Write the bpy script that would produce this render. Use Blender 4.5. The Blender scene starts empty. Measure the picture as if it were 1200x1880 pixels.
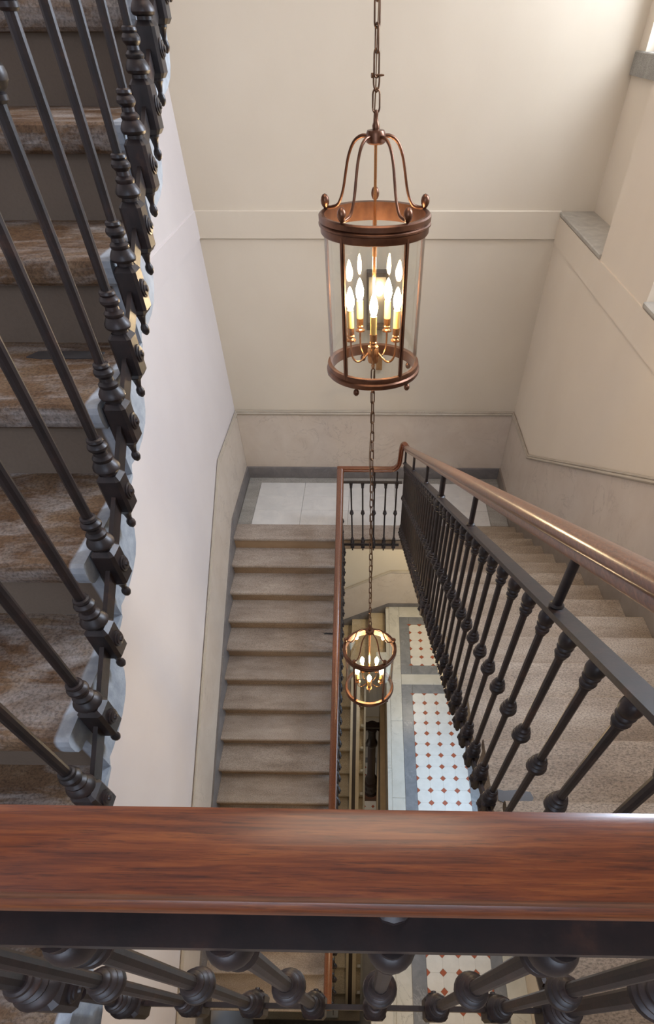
import bpy, math, random
from mathutils import Vector, Matrix
random.seed(7)
PI = math.pi
scene = bpy.context.scene
COL = scene.collection

# ---------------------------------------------------------------- camera, world, lights, exposure
CZ = 1.48                                    # eye height; z = 0 is a free datum, landing under the camera at .30
cam_d = bpy.data.cameras.new('camera')
cam = bpy.data.objects.new('camera', cam_d)
COL.objects.link(cam)
p_, y_, r_ = math.radians(54.362235602), math.radians(-1.0542423430), math.radians(-0.16615776)
R0 = Matrix(((1, 0, 0), (0, 0, -1), (0, 1, 0)))
Ry = Matrix(((math.cos(y_), -math.sin(y_), 0), (math.sin(y_), math.cos(y_), 0), (0, 0, 1)))
Rp = Matrix(((1, 0, 0), (0, math.cos(p_), -math.sin(p_)), (0, math.sin(p_), math.cos(p_))))
Rr = Matrix(((math.cos(r_), -math.sin(r_), 0), (math.sin(r_), math.cos(r_), 0), (0, 0, 1)))
RC = Rr @ Rp @ R0 @ Ry                       # world -> (right, down, forward)
rows = [RC[0], -RC[1], -RC[2]]
M4 = Matrix(((rows[0][0], rows[1][0], rows[2][0], 0),
             (rows[0][1], rows[1][1], rows[2][1], 0),
             (rows[0][2], rows[1][2], rows[2][2], CZ),
             (0, 0, 0, 1)))
cam.matrix_world = M4
cam_d.sensor_fit = 'VERTICAL'
cam_d.sensor_height = 36.0
cam_d.lens = 895.2991 / 1880 * 36
cam_d.shift_x = -(667.6061 - 600) / 1880
cam_d.shift_y = (1275.6131 - 940) / 1880
cam_d.clip_start = 0.02
cam_d.clip_end = 100
scene.camera = cam

world = bpy.data.worlds.new('World')
scene.world = world
world.use_nodes = True
world.node_tree.nodes['Background'].inputs[0].default_value = (0.62, 0.78, 1.0, 1)
world.node_tree.nodes['Background'].inputs[1].default_value = 1.5


def area(name, loc, look, sx, sy, power, color):
    d = bpy.data.lights.new(name, 'AREA')
    d.shape = 'RECTANGLE'
    d.size, d.size_y, d.energy, d.color = sx, sy, power, color
    o = bpy.data.objects.new(name, d)
    COL.objects.link(o)
    o.location = loc
    o.rotation_euler = (Vector(look) - Vector(loc)).to_track_quat('-Z', 'Y').to_euler()
    return o


SKY = (0.84, 0.88, 1.0)
area('daylight_niche_window', (2.32, 5.75, 2.35), (0, 5.75, 1.9), 1.0, 1.8, 105, SKY)
area('daylight_right_window', (2.32, 3.1, 2.35), (-.6, 2.2, .8), 0.5, 1.6, 240, (0.72, 0.82, 1.0))
area('daylight_landing_window', (-0.1, -2.05, 2.35), (-0.1, 1.0, 1.2), 1.9, 2.2, 70, (0.72, 0.80, 1.0))
area('daylight_hall_window', (2.1, 2.75, -3.0), (0.8, 2.9, -4.8), 1.5, 1.6, 85, (0.52, 0.74, 1.0))
area('hall_rear_fill', (0.2, -0.7, -1.4), (0.3, 0.6, -4.8), 0.5, 0.5, 38, (1.0, 0.76, 0.48))  # added unseen fill that warms the near hall floor; no fitting
area('under_landing_fill', (0.9, 5.45, -2.6), (0.3, 6.2, -4.6), 0.4, 0.4, 24, (1.0, 0.83, 0.56))  # added fill hidden under the landing, brightens the lower back wall
area('ceiling_fill', (0.0, 2.6, 4.05), (0.0, 2.6, 0), 1.6, 2.6, 60, (1.0, 0.78, 0.58))  # added warm fill from above the view, no fitting modelled
area('ground_floor_fill', (-.9, 4.2, -7.2), (0.1, 5.2, -9), 0.5, 0.5, 9, (1.0, 0.9, 0.8))  # added fill for the bottom of the well, without a fitting

vs = scene.view_settings
vs.view_transform = 'Standard'
vs.look = 'None'
vs.gamma = 1
vs.use_curve_mapping = False
vs.exposure = -0.2
scene.cycles.use_denoising = True
scene.cycles.max_bounces = 10
scene.cycles.transparent_max_bounces = 16
scene.cycles.sample_clamp_indirect = 6
scene.cycles.caustics_reflective = False
scene.cycles.caustics_refractive = False


# ---------------------------------------------------------------- materials
def srgb(r, g, b):
    def f(c):
        c /= 255
        return c / 12.92 if c <= .04045 else ((c + .055) / 1.055) ** 2.4
    return (f(r), f(g), f(b), 1)


class NT:
    def __init__(s, name):
        s.m = bpy.data.materials.new(name)
        s.m.use_nodes = True
        s.t = s.m.node_tree
        s.b = s.t.nodes['Principled BSDF']
        tc = s.t.nodes.new('ShaderNodeTexCoord')
        oi = s.t.nodes.new('ShaderNodeObjectInfo')
        add = s.t.nodes.new('ShaderNodeVectorMath')
        add.operation = 'ADD'
        sc = s.t.nodes.new('ShaderNodeVectorMath')
        sc.operation = 'SCALE'
        s.t.links.new(oi.outputs['Random'], sc.inputs[0])
        sc.inputs['Scale'].default_value = 37.0
        s.t.links.new(tc.outputs['Object'], add.inputs[0])
        s.t.links.new(sc.outputs[0], add.inputs[1])
        s.co = add.outputs[0]
        s.raw = tc.outputs['Object']

    def link(s, a, b):
        s.t.links.new(a, b)

    def map(s, scale, co=None, rot=(0, 0, 0)):
        n = s.t.nodes.new('ShaderNodeMapping')
        n.inputs['Scale'].default_value = scale
        n.inputs['Rotation'].default_value = rot
        s.link(co or s.co, n.inputs['Vector'])
        return n.outputs[0]

    def noise(s, scale, detail=6, rough=.6, co=None, dist=0):
        n = s.t.nodes.new('ShaderNodeTexNoise')
        n.inputs['Scale'].default_value = scale
        n.inputs['Detail'].default_value = detail
        n.inputs['Roughness'].default_value = rough
        n.inputs['Distortion'].default_value = dist
        s.link(co or s.co, n.inputs['Vector'])
        return n.outputs['Fac']

    def ramp(s, fac, stops):
        n = s.t.nodes.new('ShaderNodeValToRGB')
        e = n.color_ramp.elements
        while len(e) < len(stops):
            e.new(.5)
        for k, (p, c) in enumerate(stops):
            e[k].position = p
            e[k].color = c if len(c) == 4 else (*c, 1)
        s.link(fac, n.inputs[0])
        return n.outputs[0]

    def mix(s, fac, a, b, mode='MIX'):
        n = s.t.nodes.new('ShaderNodeMix')
        n.data_type = 'RGBA'
        n.blend_type = mode
        if hasattr(fac, 'links'):
            s.link(fac, n.inputs[0])
        else:
            n.inputs[0].default_value = fac
        for k, v in ((6, a), (7, b)):
            if hasattr(v, 'links'):
                s.link(v, n.inputs[k])
            else:
                n.inputs[k].default_value = v
        return n.outputs[2]

    def bump(s, h, strength=.3, dist=.01):
        n = s.t.nodes.new('ShaderNodeBump')
        n.inputs['Strength'].default_value = strength
        n.inputs['Distance'].default_value = dist
        s.link(h, n.inputs['Height'])
        s.link(n.outputs[0], s.b.inputs['Normal'])

    def set(s, rough=.5, metal=0, col=None, spec=None):
        s.b.inputs['Roughness'].default_value = rough
        s.b.inputs['Metallic'].default_value = metal
        if spec is not None:
            s.b.inputs['Specular IOR Level'].default_value = spec
        if col is not None:
            if hasattr(col, 'links'):
                s.link(col, s.b.inputs['Base Color'])
            else:
                s.b.inputs['Base Color'].default_value = col
        return s.m


def W(v):
    return (v, v, v, 1)


def m_plaster(name, a, b):
    n = NT(name)
    f = n.noise(.9, 5, .55)
    c = n.ramp(f, [(.3, a), (.7, b)])
    n.bump(n.noise(60, 4, .6), .06, .004)
    return n.set(.75, 0, c, .25)


def m_marble(name, base, vein, base2, scale=1.6, gloss=.35, amount=.5):
    n = NT(name)
    co = n.map((1, 1, 1), rot=(.5, .4, .3))
    w = n.noise(scale, 9, .62, co, 1.6)
    v = n.ramp(w, [(.485, W(0)), (.5, W(1)), (.515, W(0))])
    msk = n.ramp(n.noise(scale * .8, 3, .5, co), [(.45, W(0)), (.65, W(amount))])
    vm = n.mix(1, v, msk, 'MULTIPLY')
    cl = n.ramp(n.noise(scale * 1.7, 6, .6, co, .6), [(.3, base), (.72, base2)])
    c = n.mix(vm, cl, vein)
    return n.set(gloss, 0, c, .4)


def m_stone(name, dark, mid, light, rough=.6, spec=.35):
    n = NT(name)
    f = n.noise(2.6, 7, .7, n.map((.6, 2.0, 2.0)))
    c = n.ramp(f, [(.30, dark), (.5, mid), (.70, light)])
    g = n.noise(190, 3, .7, n.map((.55, 1, 1)))
    sp = n.ramp(g, [(.36, W(.55)), (.5, W(1)), (.66, W(1.3))])
    c = n.mix(1, c, sp, 'MULTIPLY')
    n.bump(n.noise(160, 3, .7), .12, .004)
    return n.set(rough, 0, c, spec)


def m_iron():
    n = NT('painted_iron')
    f = n.noise(26, 5, .6)
    c = n.ramp(f, [(.36, srgb(27, 23, 24)), (.60, srgb(42, 32, 31)), (.80, srgb(74, 50, 40))])
    n.bump(n.noise(70, 4, .6), .15, .002)
    return n.set(.42, .1, c, .5)


def m_wood(name, axis, cols, rough=.3):
    n = NT(name)
    sc = {'X': (6, 120, 120), 'Y': (120, 6, 120)}[axis]
    co = n.map(sc)
    f = n.noise(2.0, 8, .62, co, .5)
    c = n.ramp(f, [(.3, cols[0]), (.5, cols[1]), (.7, cols[2])])
    co2 = n.map(tuple(v * 2.2 for v in sc))
    g = n.ramp(n.noise(2.4, 5, .7, co2, .3), [(.34, W(.32)), (.46, W(1))])
    c = n.mix(.75, c, g, 'MULTIPLY')
    n.bump(f, .08, .002)
    n.b.inputs['Coat Weight'].default_value = .5
    n.b.inputs['Coat Roughness'].default_value = .2
    return n.set(rough, 0, c, .45)


def m_metal(name, col, col2, rough=.32, metal=.9):
    n = NT(name)
    c = n.ramp(n.noise(14, 4, .6), [(.35, col), (.68, col2)])
    return n.set(rough, metal, c)


def m_plain(name, col, rough=.5, metal=0):
    n = NT(name)
    c = n.ramp(n.noise(9, 4, .6), [(.3, tuple(v * .88 for v in col[:3])), (.7, col[:3])])
    return n.set(rough, metal, c)


def m_glass():
    n = NT('clear_glass')
    t = n.t
    for l in list(t.links):
        pass
    out = t.nodes['Material Output']
    tr = t.nodes.new('ShaderNodeBsdfTransparent')
    tr.inputs[0].default_value = (.97, .975, .965, 1)
    gl = t.nodes.new('ShaderNodeBsdfGlossy')
    gl.inputs['Roughness'].default_value = .02
    lw = t.nodes.new('ShaderNodeLayerWeight')
    lw.inputs[0].default_value = .5
    pw = t.nodes.new('ShaderNodeMath')
    pw.operation = 'POWER'
    t.links.new(lw.outputs['Facing'], pw.inputs[0])
    pw.inputs[1].default_value = 4
    fr = t.nodes.new('ShaderNodeMath')
    fr.operation = 'MULTIPLY_ADD'
    t.links.new(pw.outputs[0], fr.inputs[0])
    fr.inputs[1].default_value = .5
    fr.inputs[2].default_value = .035
    mx = t.nodes.new('ShaderNodeMixShader')
    t.links.new(fr.outputs[0], mx.inputs[0])
    t.links.new(tr.outputs[0], mx.inputs[1])
    t.links.new(gl.outputs[0], mx.inputs[2])
    t.links.new(mx.outputs[0], out.inputs[0])
    return n.m


def m_emit(name, col, strength):
    n = NT(name)
    n.b.inputs['Emission Color'].default_value = col
    n.b.inputs['Emission Strength'].default_value = strength
    return n.set(.4, 0, col)


def m_upper_tread(riser=False):
    """worn brown stone whose outer end is painted pale grey, with pale scuffs and window-light streaks put into the colour"""
    n = NT('worn_brown_riser_stone' if riser else 'worn_brown_tread_stone')
    f = n.noise(7, 6, .65)
    c = n.ramp(f, [(.3, srgb(74, 54, 38)), (.5, srgb(100, 78, 57)), (.72, srgb(122, 103, 82))])
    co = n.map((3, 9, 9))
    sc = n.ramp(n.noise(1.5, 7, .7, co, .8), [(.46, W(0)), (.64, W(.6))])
    if riser:
        c = n.ramp(n.noise(2, 4, .6), [(.3, srgb(96, 83, 71)), (.7, srgb(110, 97, 84))])
    else:
        c = n.mix(sc, c, srgb(158, 155, 152))  # pale scuffs, also painting in streaks of cool window light
    g = n.ramp(n.noise(170, 3, .7), [(.36, W(.6)), (.5, W(1)), (.66, W(1.25))])
    c = n.mix(.12 if riser else 1, c, g, 'MULTIPLY')
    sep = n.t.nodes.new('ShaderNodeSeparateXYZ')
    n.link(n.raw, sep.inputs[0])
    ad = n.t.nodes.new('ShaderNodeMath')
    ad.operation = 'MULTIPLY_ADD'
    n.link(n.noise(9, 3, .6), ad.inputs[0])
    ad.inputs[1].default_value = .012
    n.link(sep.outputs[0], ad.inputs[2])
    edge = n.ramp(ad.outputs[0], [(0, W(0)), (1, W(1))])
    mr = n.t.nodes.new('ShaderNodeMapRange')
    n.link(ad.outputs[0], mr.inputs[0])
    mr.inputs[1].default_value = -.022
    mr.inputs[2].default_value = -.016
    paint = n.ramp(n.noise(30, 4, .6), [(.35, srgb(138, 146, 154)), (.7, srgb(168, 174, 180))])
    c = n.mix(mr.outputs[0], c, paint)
    n.bump(n.noise(120, 4, .7), .08 if riser else .25, .004)
    return n.set(.72, 0, c, .25)


PL_BACK = m_plaster('cream_plaster', srgb(200, 190, 173), srgb(208, 199, 183))
PL_LEFT = m_plaster('pale_plaster', srgb(204, 197, 196), srgb(212, 206, 204))
PL_RIGHT = m_plaster('warm_plaster', srgb(212, 200, 182), srgb(219, 208, 191))
DADO = m_marble('cream_marble', srgb(194, 181, 167), srgb(138, 126, 116), srgb(204, 193, 180), 2.2, .4, .45)
GREYBASE = m_marble('grey_marble', srgb(104, 101, 102), srgb(160, 158, 156), srgb(126, 122, 120), 4, .35, .4)
TILEW = m_marble('white_marble_tile', srgb(196, 196, 194), srgb(150, 150, 150), srgb(210, 209, 205), 3, .3, .25)
OCT = m_plain('white_octagon_tile', srgb(220, 219, 214), .35)
RED = m_plain('red_clay_tile', srgb(164, 84, 54), .5)
GREYB = m_marble('blue_grey_marble', srgb(112, 116, 122), srgb(188, 190, 192), srgb(136, 139, 144), 4, .3, .6)
WHITEM = m_marble('veined_white_marble', srgb(190, 189, 180), srgb(130, 130, 128), srgb(206, 205, 198), 2.5, .3, .6)
STONE = m_stone('speckled_stone', srgb(132, 119, 108), srgb(156, 144, 133), srgb(173, 162, 151))
STONER = m_stone('worn_step_stone', srgb(116, 100, 84), srgb(142, 127, 110), srgb(160, 147, 131))
RISER = m_stone('brown_riser', srgb(122, 102, 84), srgb(140, 119, 98), srgb(152, 132, 110))
GREYST = m_stone('grey_border_stone', srgb(128, 125, 118), srgb(150, 147, 140), srgb(168, 164, 158))
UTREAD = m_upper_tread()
BEIGESTONE = m_stone('beige_step_stone', srgb(176, 160, 132), srgb(192, 176, 148), srgb(202, 188, 162))
URISER = m_upper_tread(True)
IRON = m_iron()
WOODX = m_wood('oiled_oak_rail_x', 'X', (srgb(58, 22, 8), srgb(100, 47, 18), srgb(126, 69, 30)))
WOODY = m_wood('oiled_oak_rail_y', 'Y', (srgb(74, 42, 25), srgb(106, 64, 40), srgb(126, 82, 54)))
BRONZE = m_metal('brown_bronze', srgb(88, 60, 46), srgb(120, 84, 64), .36, .85)
BRASS = m_metal('warm_brass', srgb(170, 120, 78), srgb(196, 146, 98), .26, .95)
CHAINM = m_metal('chain_metal', srgb(84, 62, 48), srgb(116, 86, 62), .4, .8)
CANDLE = m_plain('wax_candle_sleeve', srgb(226, 182, 104), .5)
CORD = m_plain('brown_flex', srgb(120, 92, 62), .6)
GLASS = m_glass()
BULB = m_emit('lit_bulb', (1.0, .74, .44, 1), 360)
GLOBE = m_emit('lit_globe', (1.0, .80, .52, 1), 25)
CASTIRON = m_plain('red_brown_cast_iron', srgb(36, 22, 19), .5, .0)
MILK = m_plain('frosted_backplate', srgb(190, 180, 165), .35)


# ---------------------------------------------------------------- mesh helpers
class MB:
    def __init__(s):
        s.v, s.f = [], []

    def poly(s, verts, faces):
        o = len(s.v)
        s.v += [tuple(v) for v in verts]
        s.f += [tuple(i + o for i in f) for f in faces]
        return s

    def box(s, x0, x1, y0, y1, z0, z1):
        v = [(x, y, z) for x in (x0, x1) for y in (y0, y1) for z in (z0, z1)]
        return s.poly(v, [(0, 1, 3, 2), (4, 6, 7, 5), (0, 4, 5, 1), (2, 3, 7, 6), (0, 2, 6, 4), (1, 5, 7, 3)])

    def bbox(s, x0, x1, y0, y1, z0, z1, b=.004):
        """box with its four vertical edges chamfered and its top edge eased"""
        pl = [(x0 + b, y0), (x1 - b, y0), (x1, y0 + b), (x1, y1 - b), (x1 - b, y1), (x0 + b, y1), (x0, y1 - b), (x0, y0 + b)]
        cx, cy = (x0 + x1) / 2, (y0 + y1) / 2
        sx, sy = 1 - 2 * b / (x1 - x0), 1 - 2 * b / (y1 - y0)
        pt = [(cx + (x - cx) * sx, cy + (y - cy) * sy) for x, y in pl]
        v = [(x, y, z0) for x, y in pl] + [(x, y, z1 - b) for x, y in pl] + [(x, y, z1) for x, y in pt]
        f = [tuple(range(7, -1, -1)), tuple(range(16, 24))]
        for r in (0, 8):
            for i in range(8):
                j = (i + 1) % 8
                f.append((r + i, r + j, r + 8 + j, r + 8 + i))
        return s.poly(v, f)

    def prism(s, pts, axis, a, b):
        """2-D polygon pushed along an axis; pts are (y,z), (x,z) or (x,y)"""
        n = len(pts)
        mk = {'X': lambda p, t: (t, p[0], p[1]), 'Y': lambda p, t: (p[0], t, p[1]), 'Z': lambda p, t: (p[0], p[1], t)}[axis]
        v = [mk(p, a) for p in pts] + [mk(p, b) for p in pts]
        f = [tuple(range(n - 1, -1, -1)), tuple(range(n, 2 * n))]
        f += [(i, (i + 1) % n, n + (i + 1) % n, n + i) for i in range(n)]
        return s.poly(v, f)

    def lathe(s, prof, seg=16, c=(0, 0, 0), axis='Z'):
        n = len(prof)
        v = []
        for k in range(seg):
            a = 2 * PI * k / seg
            for r, z in prof:
                q = (r * math.cos(a), r * math.sin(a), z)
                if axis == 'X':
                    q = (z, q[0], q[1])
                v.append((q[0] + c[0], q[1] + c[1], q[2] + c[2]))
        f = []
        for k in range(seg):
            m = (k + 1) % seg
            for i in range(n - 1):
                f.append((k * n + i, m * n + i, m * n + i + 1, k * n + i + 1))
        if prof[0][0] > 1e-6:
            f.append(tuple(k * n for k in range(seg - 1, -1, -1)))
        if prof[-1][0] > 1e-6:
            f.append(tuple(k * n + n - 1 for k in range(seg)))
        return s.poly(v, f)

    def ringlathe(s, prof, seg=48, c=(0, 0, 0)):
        """closed profile turned about z (a hoop)"""
        n = len(prof)
        v = []
        for k in range(seg):
            a = 2 * PI * k / seg
            v += [(r * math.cos(a) + c[0], r * math.sin(a) + c[1], z + c[2]) for r, z in prof]
        f = []
        for k in range(seg):
            m = (k + 1) % seg
            for i in range(n):
                j = (i + 1) % n
                f.append((k * n + i, m * n + i, m * n + j, k * n + j))
        return s.poly(v, f)

    def sweep(s, path, prof, side0=None, closed=False, level=False, cap=True):
        P = [Vector(p) for p in path]
        n, m = len(P), len(prof)
        side = Vector(side0) if side0 else None
        v = []
        for i in range(n):
            if closed:
                t = (P[(i + 1) % n] - P[i - 1]).normalized()
            else:
                t = (P[min(i + 1, n - 1)] - P[max(i - 1, 0)]).normalized()
            if side is None:
                side = t.cross(Vector((0, 0, 1)))
                if side.length < 1e-4:
                    side = Vector((1, 0, 0))
            side = (side - t * side.dot(t)).normalized()
            if level and abs(t.z) < .8:
                h = t.cross(Vector((0, 0, 1)))
                if h.dot(side) < 0:
                    h = -h
                side = side.lerp(h.normalized(), .5).normalized()
            up = side.cross(t).normalized()
            v += [tuple(P[i] + side * a + up * b) for a, b in prof]
        f = []
        for i in range(n if closed else n - 1):
            k = (i + 1) % n
            for j in range(m):
                l = (j + 1) % m
                f.append((i * m + j, i * m + l, k * m + l, k * m + j))
        if not closed and cap:
            f.append(tuple(range(m - 1, -1, -1)))
            f.append(tuple((n - 1) * m + j for j in range(m)))
        return s.poly(v, f)

    def tube(s, path, r, seg=8, closed=False):
        return s.sweep(path, [(r * math.cos(2 * PI * k / seg), r * math.sin(2 * PI * k / seg)) for k in range(seg)], closed=closed)

    def mesh(s, name, mat, smooth=None):
        me = bpy.data.meshes.new(name)
        me.from_pydata(s.v, [], s.f)
        me.update()
        import bmesh
        bm = bmesh.new()
        bm.from_mesh(me)
        bmesh.ops.recalc_face_normals(bm, faces=bm.faces)
        bm.to_mesh(me)
        bm.free()
        me.materials.append(mat)
        if smooth is not None:
            me.polygons.foreach_set('use_smooth', [True] * len(me.polygons))
            me.set_sharp_from_angle(angle=math.radians(smooth))
        return me


def link(name, me, parent=None, loc=(0, 0, 0), rot=(0, 0, 0), scale=None):
    o = bpy.data.objects.new(name, me)
    COL.objects.link(o)
    if parent is not None:
        o.parent = parent
    o.location = loc
    o.rotation_euler = rot
    if scale:
        o.scale = scale
    return o


def build(name, mb, mat, parent=None, smooth=None, loc=(0, 0, 0)):
    return link(name, mb.mesh(name, mat, smooth), parent, loc)


def thing(name, label, cat, loc=(0, 0, 0), group=None):
    o = link(name, None, None, loc)
    o['label'] = label
    o['category'] = cat
    if group:
        o['group'] = group
    return o


def struct(name, mb, mat, parent=None, smooth=None, label=None):
    o = build(name, mb, mat, parent, smooth)
    if parent is None:
        o['kind'] = 'structure'
    if label:
        o['label'] = label
    return o


# ---------------------------------------------------------------- main measures
B = 6.48                      # back wall
XL, XR, XN = -1.738, 1.778, 2.085
F = -2.307                    # back landing
RI, T = 0.15372, 0.32124      # riser, tread
Y0, Y0R = 5.085, 5.150        # first nosings of the left (down) and right (up) flights
ZH = -4.767                   # tiled hall
ZG = -9.13                    # ground floor
ZC = 0.30                     # landing under the camera
ZTOP = 4.2
SL = RI / T


def nlA(y):                   # nosing line of the left flight
    return F - (Y0 - y) * SL


def nlB(y):
    return F + RI + (Y0R - y) * SL


TU, RU, YU, ZU = .286, .157, .43, .72   # upper left flight


def nlU(y):
    return ZU + (y - YU) * RU / TU


# ---------------------------------------------------------------- walls, ceiling, slabs
m = MB()
m.box(XL - .3, XN + .35, B, B + .3, ZG - .3, ZTOP)
wall_back = struct('wall_back', m, PL_BACK, label='cream back wall with a flat string course')
m = MB()
m.box(XL - .3, XL, -1.9, B, ZG - .3, ZTOP)
wall_left = struct('wall_left', m, PL_LEFT, label='pale left stair wall')
m = MB()
zb = .385
m.box(XR, XN + .3, -1.9, B, ZG - .3, -3.9)
m.box(XR, XN + .3, -1.9, 1.95, -3.9, -2.1)
m.box(XR, XN + .3, 3.55, B, -3.9, -2.1)
m.box(XR, XN + .3, -1.9, B, -2.1, zb - .03)
m.box(XR, XN + .3, 3.97, 5.05, zb - .03, ZTOP)
m.box(XR, XN + .3, -1.9, 2.3, zb - .03, ZTOP)
m.box(XN, XN + .3, 5.05, B, zb - .03, 1.25)
m.box(XN, XN + .3, 2.3, 3.97, zb - .03, 1.25)
m.box(XN, XN + .3, 5.05, 5.2, 1.25, 3.4)
m.box(XN, XN + .3, 6.3, B, 1.25, 3.4)
m.box(XN, XN + .3, 2.3, 2.45, 1.25, 3.4)
m.box(XN, XN + .3, 3.82, 3.97, 1.25, 3.4)
m.box(XR, XN + .3, 5.05, B, 3.4, ZTOP)
m.box(XR, XN + .3, 2.3, 3.97, 3.4, ZTOP)
wall_right = struct('wall_right', m, PL_RIGHT, label='warm cream right stair wall with window niches')
m = MB()
m.box(XL - .3, XN + .3, -2.2, -1.9, ZG - .3, 1.2)
m.box(XL - .3, -1.1, -2.2, -1.9, 1.2, 3.6)
m.box(.9, XN + .3, -2.2, -1.9, 1.2, 3.6)
m.box(XL - .3, XN + .3, -2.2, -1.9, 3.6, ZTOP)
struct('wall_rear', m, PL_LEFT)
m = MB()
m.box(XL - .3, XN + .35, -2.2, B + .3, ZTOP, ZTOP + .2)
struct('ceiling', m, PL_LEFT)
# niche sills
for k, (a, b) in enumerate(((5.052, B - .002), (2.302, 3.968))):
    m = MB()
    m.prism([(XR - .012, zb - .028), (XR - .016, zb - .02), (XR - .016, zb - .006), (XR - .01, zb), (XN - .002, zb), (XN - .002, zb - .028)], 'Y', a, b)
    struct('sill_slab', m, m_marble('sill_marble_%d' % k, srgb(150, 146, 138), srgb(112, 110, 106), srgb(182, 178, 168), 5, .35, .5), wall_right)
    m = MB()
    m.bbox(XN - .03, XN + .1, a + .05, b - .02, 1.19, 1.31, .006)
    struct('window_sill', m, GREYST, wall_right)


def window(n, plane, a0, a1, z0, z1, pos):
    """timber sash with a cross of glazing bars and four panes"""
    m = MB()
    t = .05
    am, zm = (a0 + a1) / 2, z0 + (z1 - z0) * .6
    rects = [(a0, a0 + t, z0, z1), (a1 - t, a1, z0, z1), (a0 + t, a1 - t, z0, z0 + t), (a0 + t, a1 - t, z1 - t, z1),
             (am - .02, am + .02, z0 + t, z1 - t), (a0 + t, am - .02, zm - .02, zm + .02), (am + .02, a1 - t, zm - .02, zm + .02)]
    for r in rects:
        if plane == 'X':
            m.box(pos, pos + .05, r[0], r[1], r[2], r[3])
        else:
            m.box(r[0], r[1], pos, pos + .05, r[2], r[3])
    fr = struct('window_%d' % n, m, m_plain('white_sash_%d' % n, srgb(225, 222, 214), .4))
    for (p, q, u, v) in ((a0 + t, am - .02, z0 + t, zm - .02), (am + .02, a1 - t, z0 + t, zm - .02),
                         (a0 + t, am - .02, zm + .02, z1 - t), (am + .02, a1 - t, zm + .02, z1 - t)):
        g = MB()
        if plane == 'X':
            g.box(pos + .02, pos + .026, p, q, u, v)
        else:
            g.box(p, q, pos + .02, pos + .026, u, v)
        build('pane', g, GLASS, fr)


window(1, 'X', 5.2, 6.3, 1.31, 3.4, XN + .1)
window(2, 'X', 2.45, 3.82, 1.31, 3.4, XN + .1)
window(3, 'Y', -1.1, .9, 1.2, 3.6, -2.1)
window(4, 'X', 1.95, 3.55, -3.9, -2.1, XN + .1)


# string course
def band(name, pts, axis, a, b, mat, parent=None):
    m = MB()
    m.prism(pts, axis, a, b)
    return struct(name, m, mat, parent)


m = MB()
m.prism([(B, .39), (B - .016, .384), (B - .016, .19), (B, .184)], 'X', XL, XR)
struct('trim_1', m, PL_BACK, label='flat raised string course across the back wall')
m = MB()
m.prism([(XL, .39), (XL + .012, .384), (XL + .012, .19), (XL, .184)], 'Y', 1.4, B - .016)
struct('trim_2', m, PL_LEFT, label='flat raised string course along the left wall')
m = MB()
m.prism([(XR, .352), (XR - .010, .35), (XR - .010, .16), (XR, .155)], 'Y', .2, B - .016)
struct('trim_3', m, PL_RIGHT, label='flat raised string course along the right wall')

# dado panels (veined marble) on the walls
ZT = -1.45


def slab_poly(name, plane, pos, thick, pts, mat, parent):
    m = MB()
    m.prism(pts, plane, pos, pos + thick)
    return build(name, m, mat, parent)


tA = lambda y: ZT - (5.294 - y) * SL if y < 5.294 else ZT
tB = lambda y: ZT + (5.45 - y) * SL if y < 5.45 else ZT
slab_poly('dado_panel', 'Y', B - .010, .010, [(XL + .012, F), (XR - .012, F), (XR - .012, ZT), (XL + .012, ZT)], DADO, wall_back)
slab_poly('dado_panel', 'X', XL, .010, [(B, F), (B, ZT), (5.294, ZT), (-1.85, tA(-1.85)), (-1.85, tA(-1.85) - 1.2), (5.0, F - .4), (5.2, F)], DADO, wall_left)
slab_poly('dado_panel', 'X', XR - .010, .010, [(B, F), (B, ZT), (5.45, ZT), (.1, tB(.1)), (.1, tB(.1) - 1.0), (5.2, F)], DADO, wall_right)
# lower dado under the landing (hall level, sloping with the steps at the left)
lz = lambda x, z0: z0 if x > .33 else z0 - (.33 - x) * .52
slab_poly('dado_panel', 'Y', B - .010, .010, [(XL, lz(XL, -3.98) - 1.0), (.33, -5.2), (XR, -4.9), (XR, -3.98), (.33, -3.98), (XL, lz(XL, -3.98))], DADO, wall_back)


# dado mouldings
def moulding(n, pts, side, mat=None):
    """double bead that follows a polyline on a wall; side = direction out of the wall"""
    m = MB()
    S = Vector(side)
    prof = [(0, .026), (.010, .026), (.014, .020), (.014, .013), (.008, .009), (.016, .004), (.020, -.006), (.016, -.016), (.008, -.02), (0, -.02)]
    v, k = [], len(prof)
    for p in pts:
        v += [tuple(Vector(p) + S * a + Vector((0, 0, b))) for a, b in prof]
    f = []
    for i in range(len(pts) - 1):
        for j in range(k):
            l = (j + 1) % k
            f.append((i * k + j, i * k + l, (i + 1) * k + l, (i + 1) * k + j))
    f += [tuple(range(k)), tuple(range((len(pts) - 1) * k, len(pts) * k))]
    m.poly(v, f)
    return struct('trim_%d' % n, m, mat or m_marble('bead_marble_%d' % n, srgb(168, 158, 144), srgb(120, 112, 104), srgb(180, 171, 156), 3, .4, .4), None, 40)


moulding(4, [(XL + .01, B - .01, ZT), (XR - .01, B - .01, ZT)], (0, -1, 0))
moulding(5, [(XL + .01, B - .03, ZT), (XL + .01, 5.294, ZT), (XL + .01, -1.8, tA(-1.8))], (1, 0, 0))
moulding(6, [(XR - .01, B - .03, ZT), (XR - .01, 5.45, ZT), (XR - .01, .15, tB(.15))], (-1, 0, 0))
moulding(7, [(XL + .01, B - .01, lz(XL, -3.98)), (.33, B - .01, -3.98), (XR, B - .01, -3.98)], (0, -1, 0))

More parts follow.
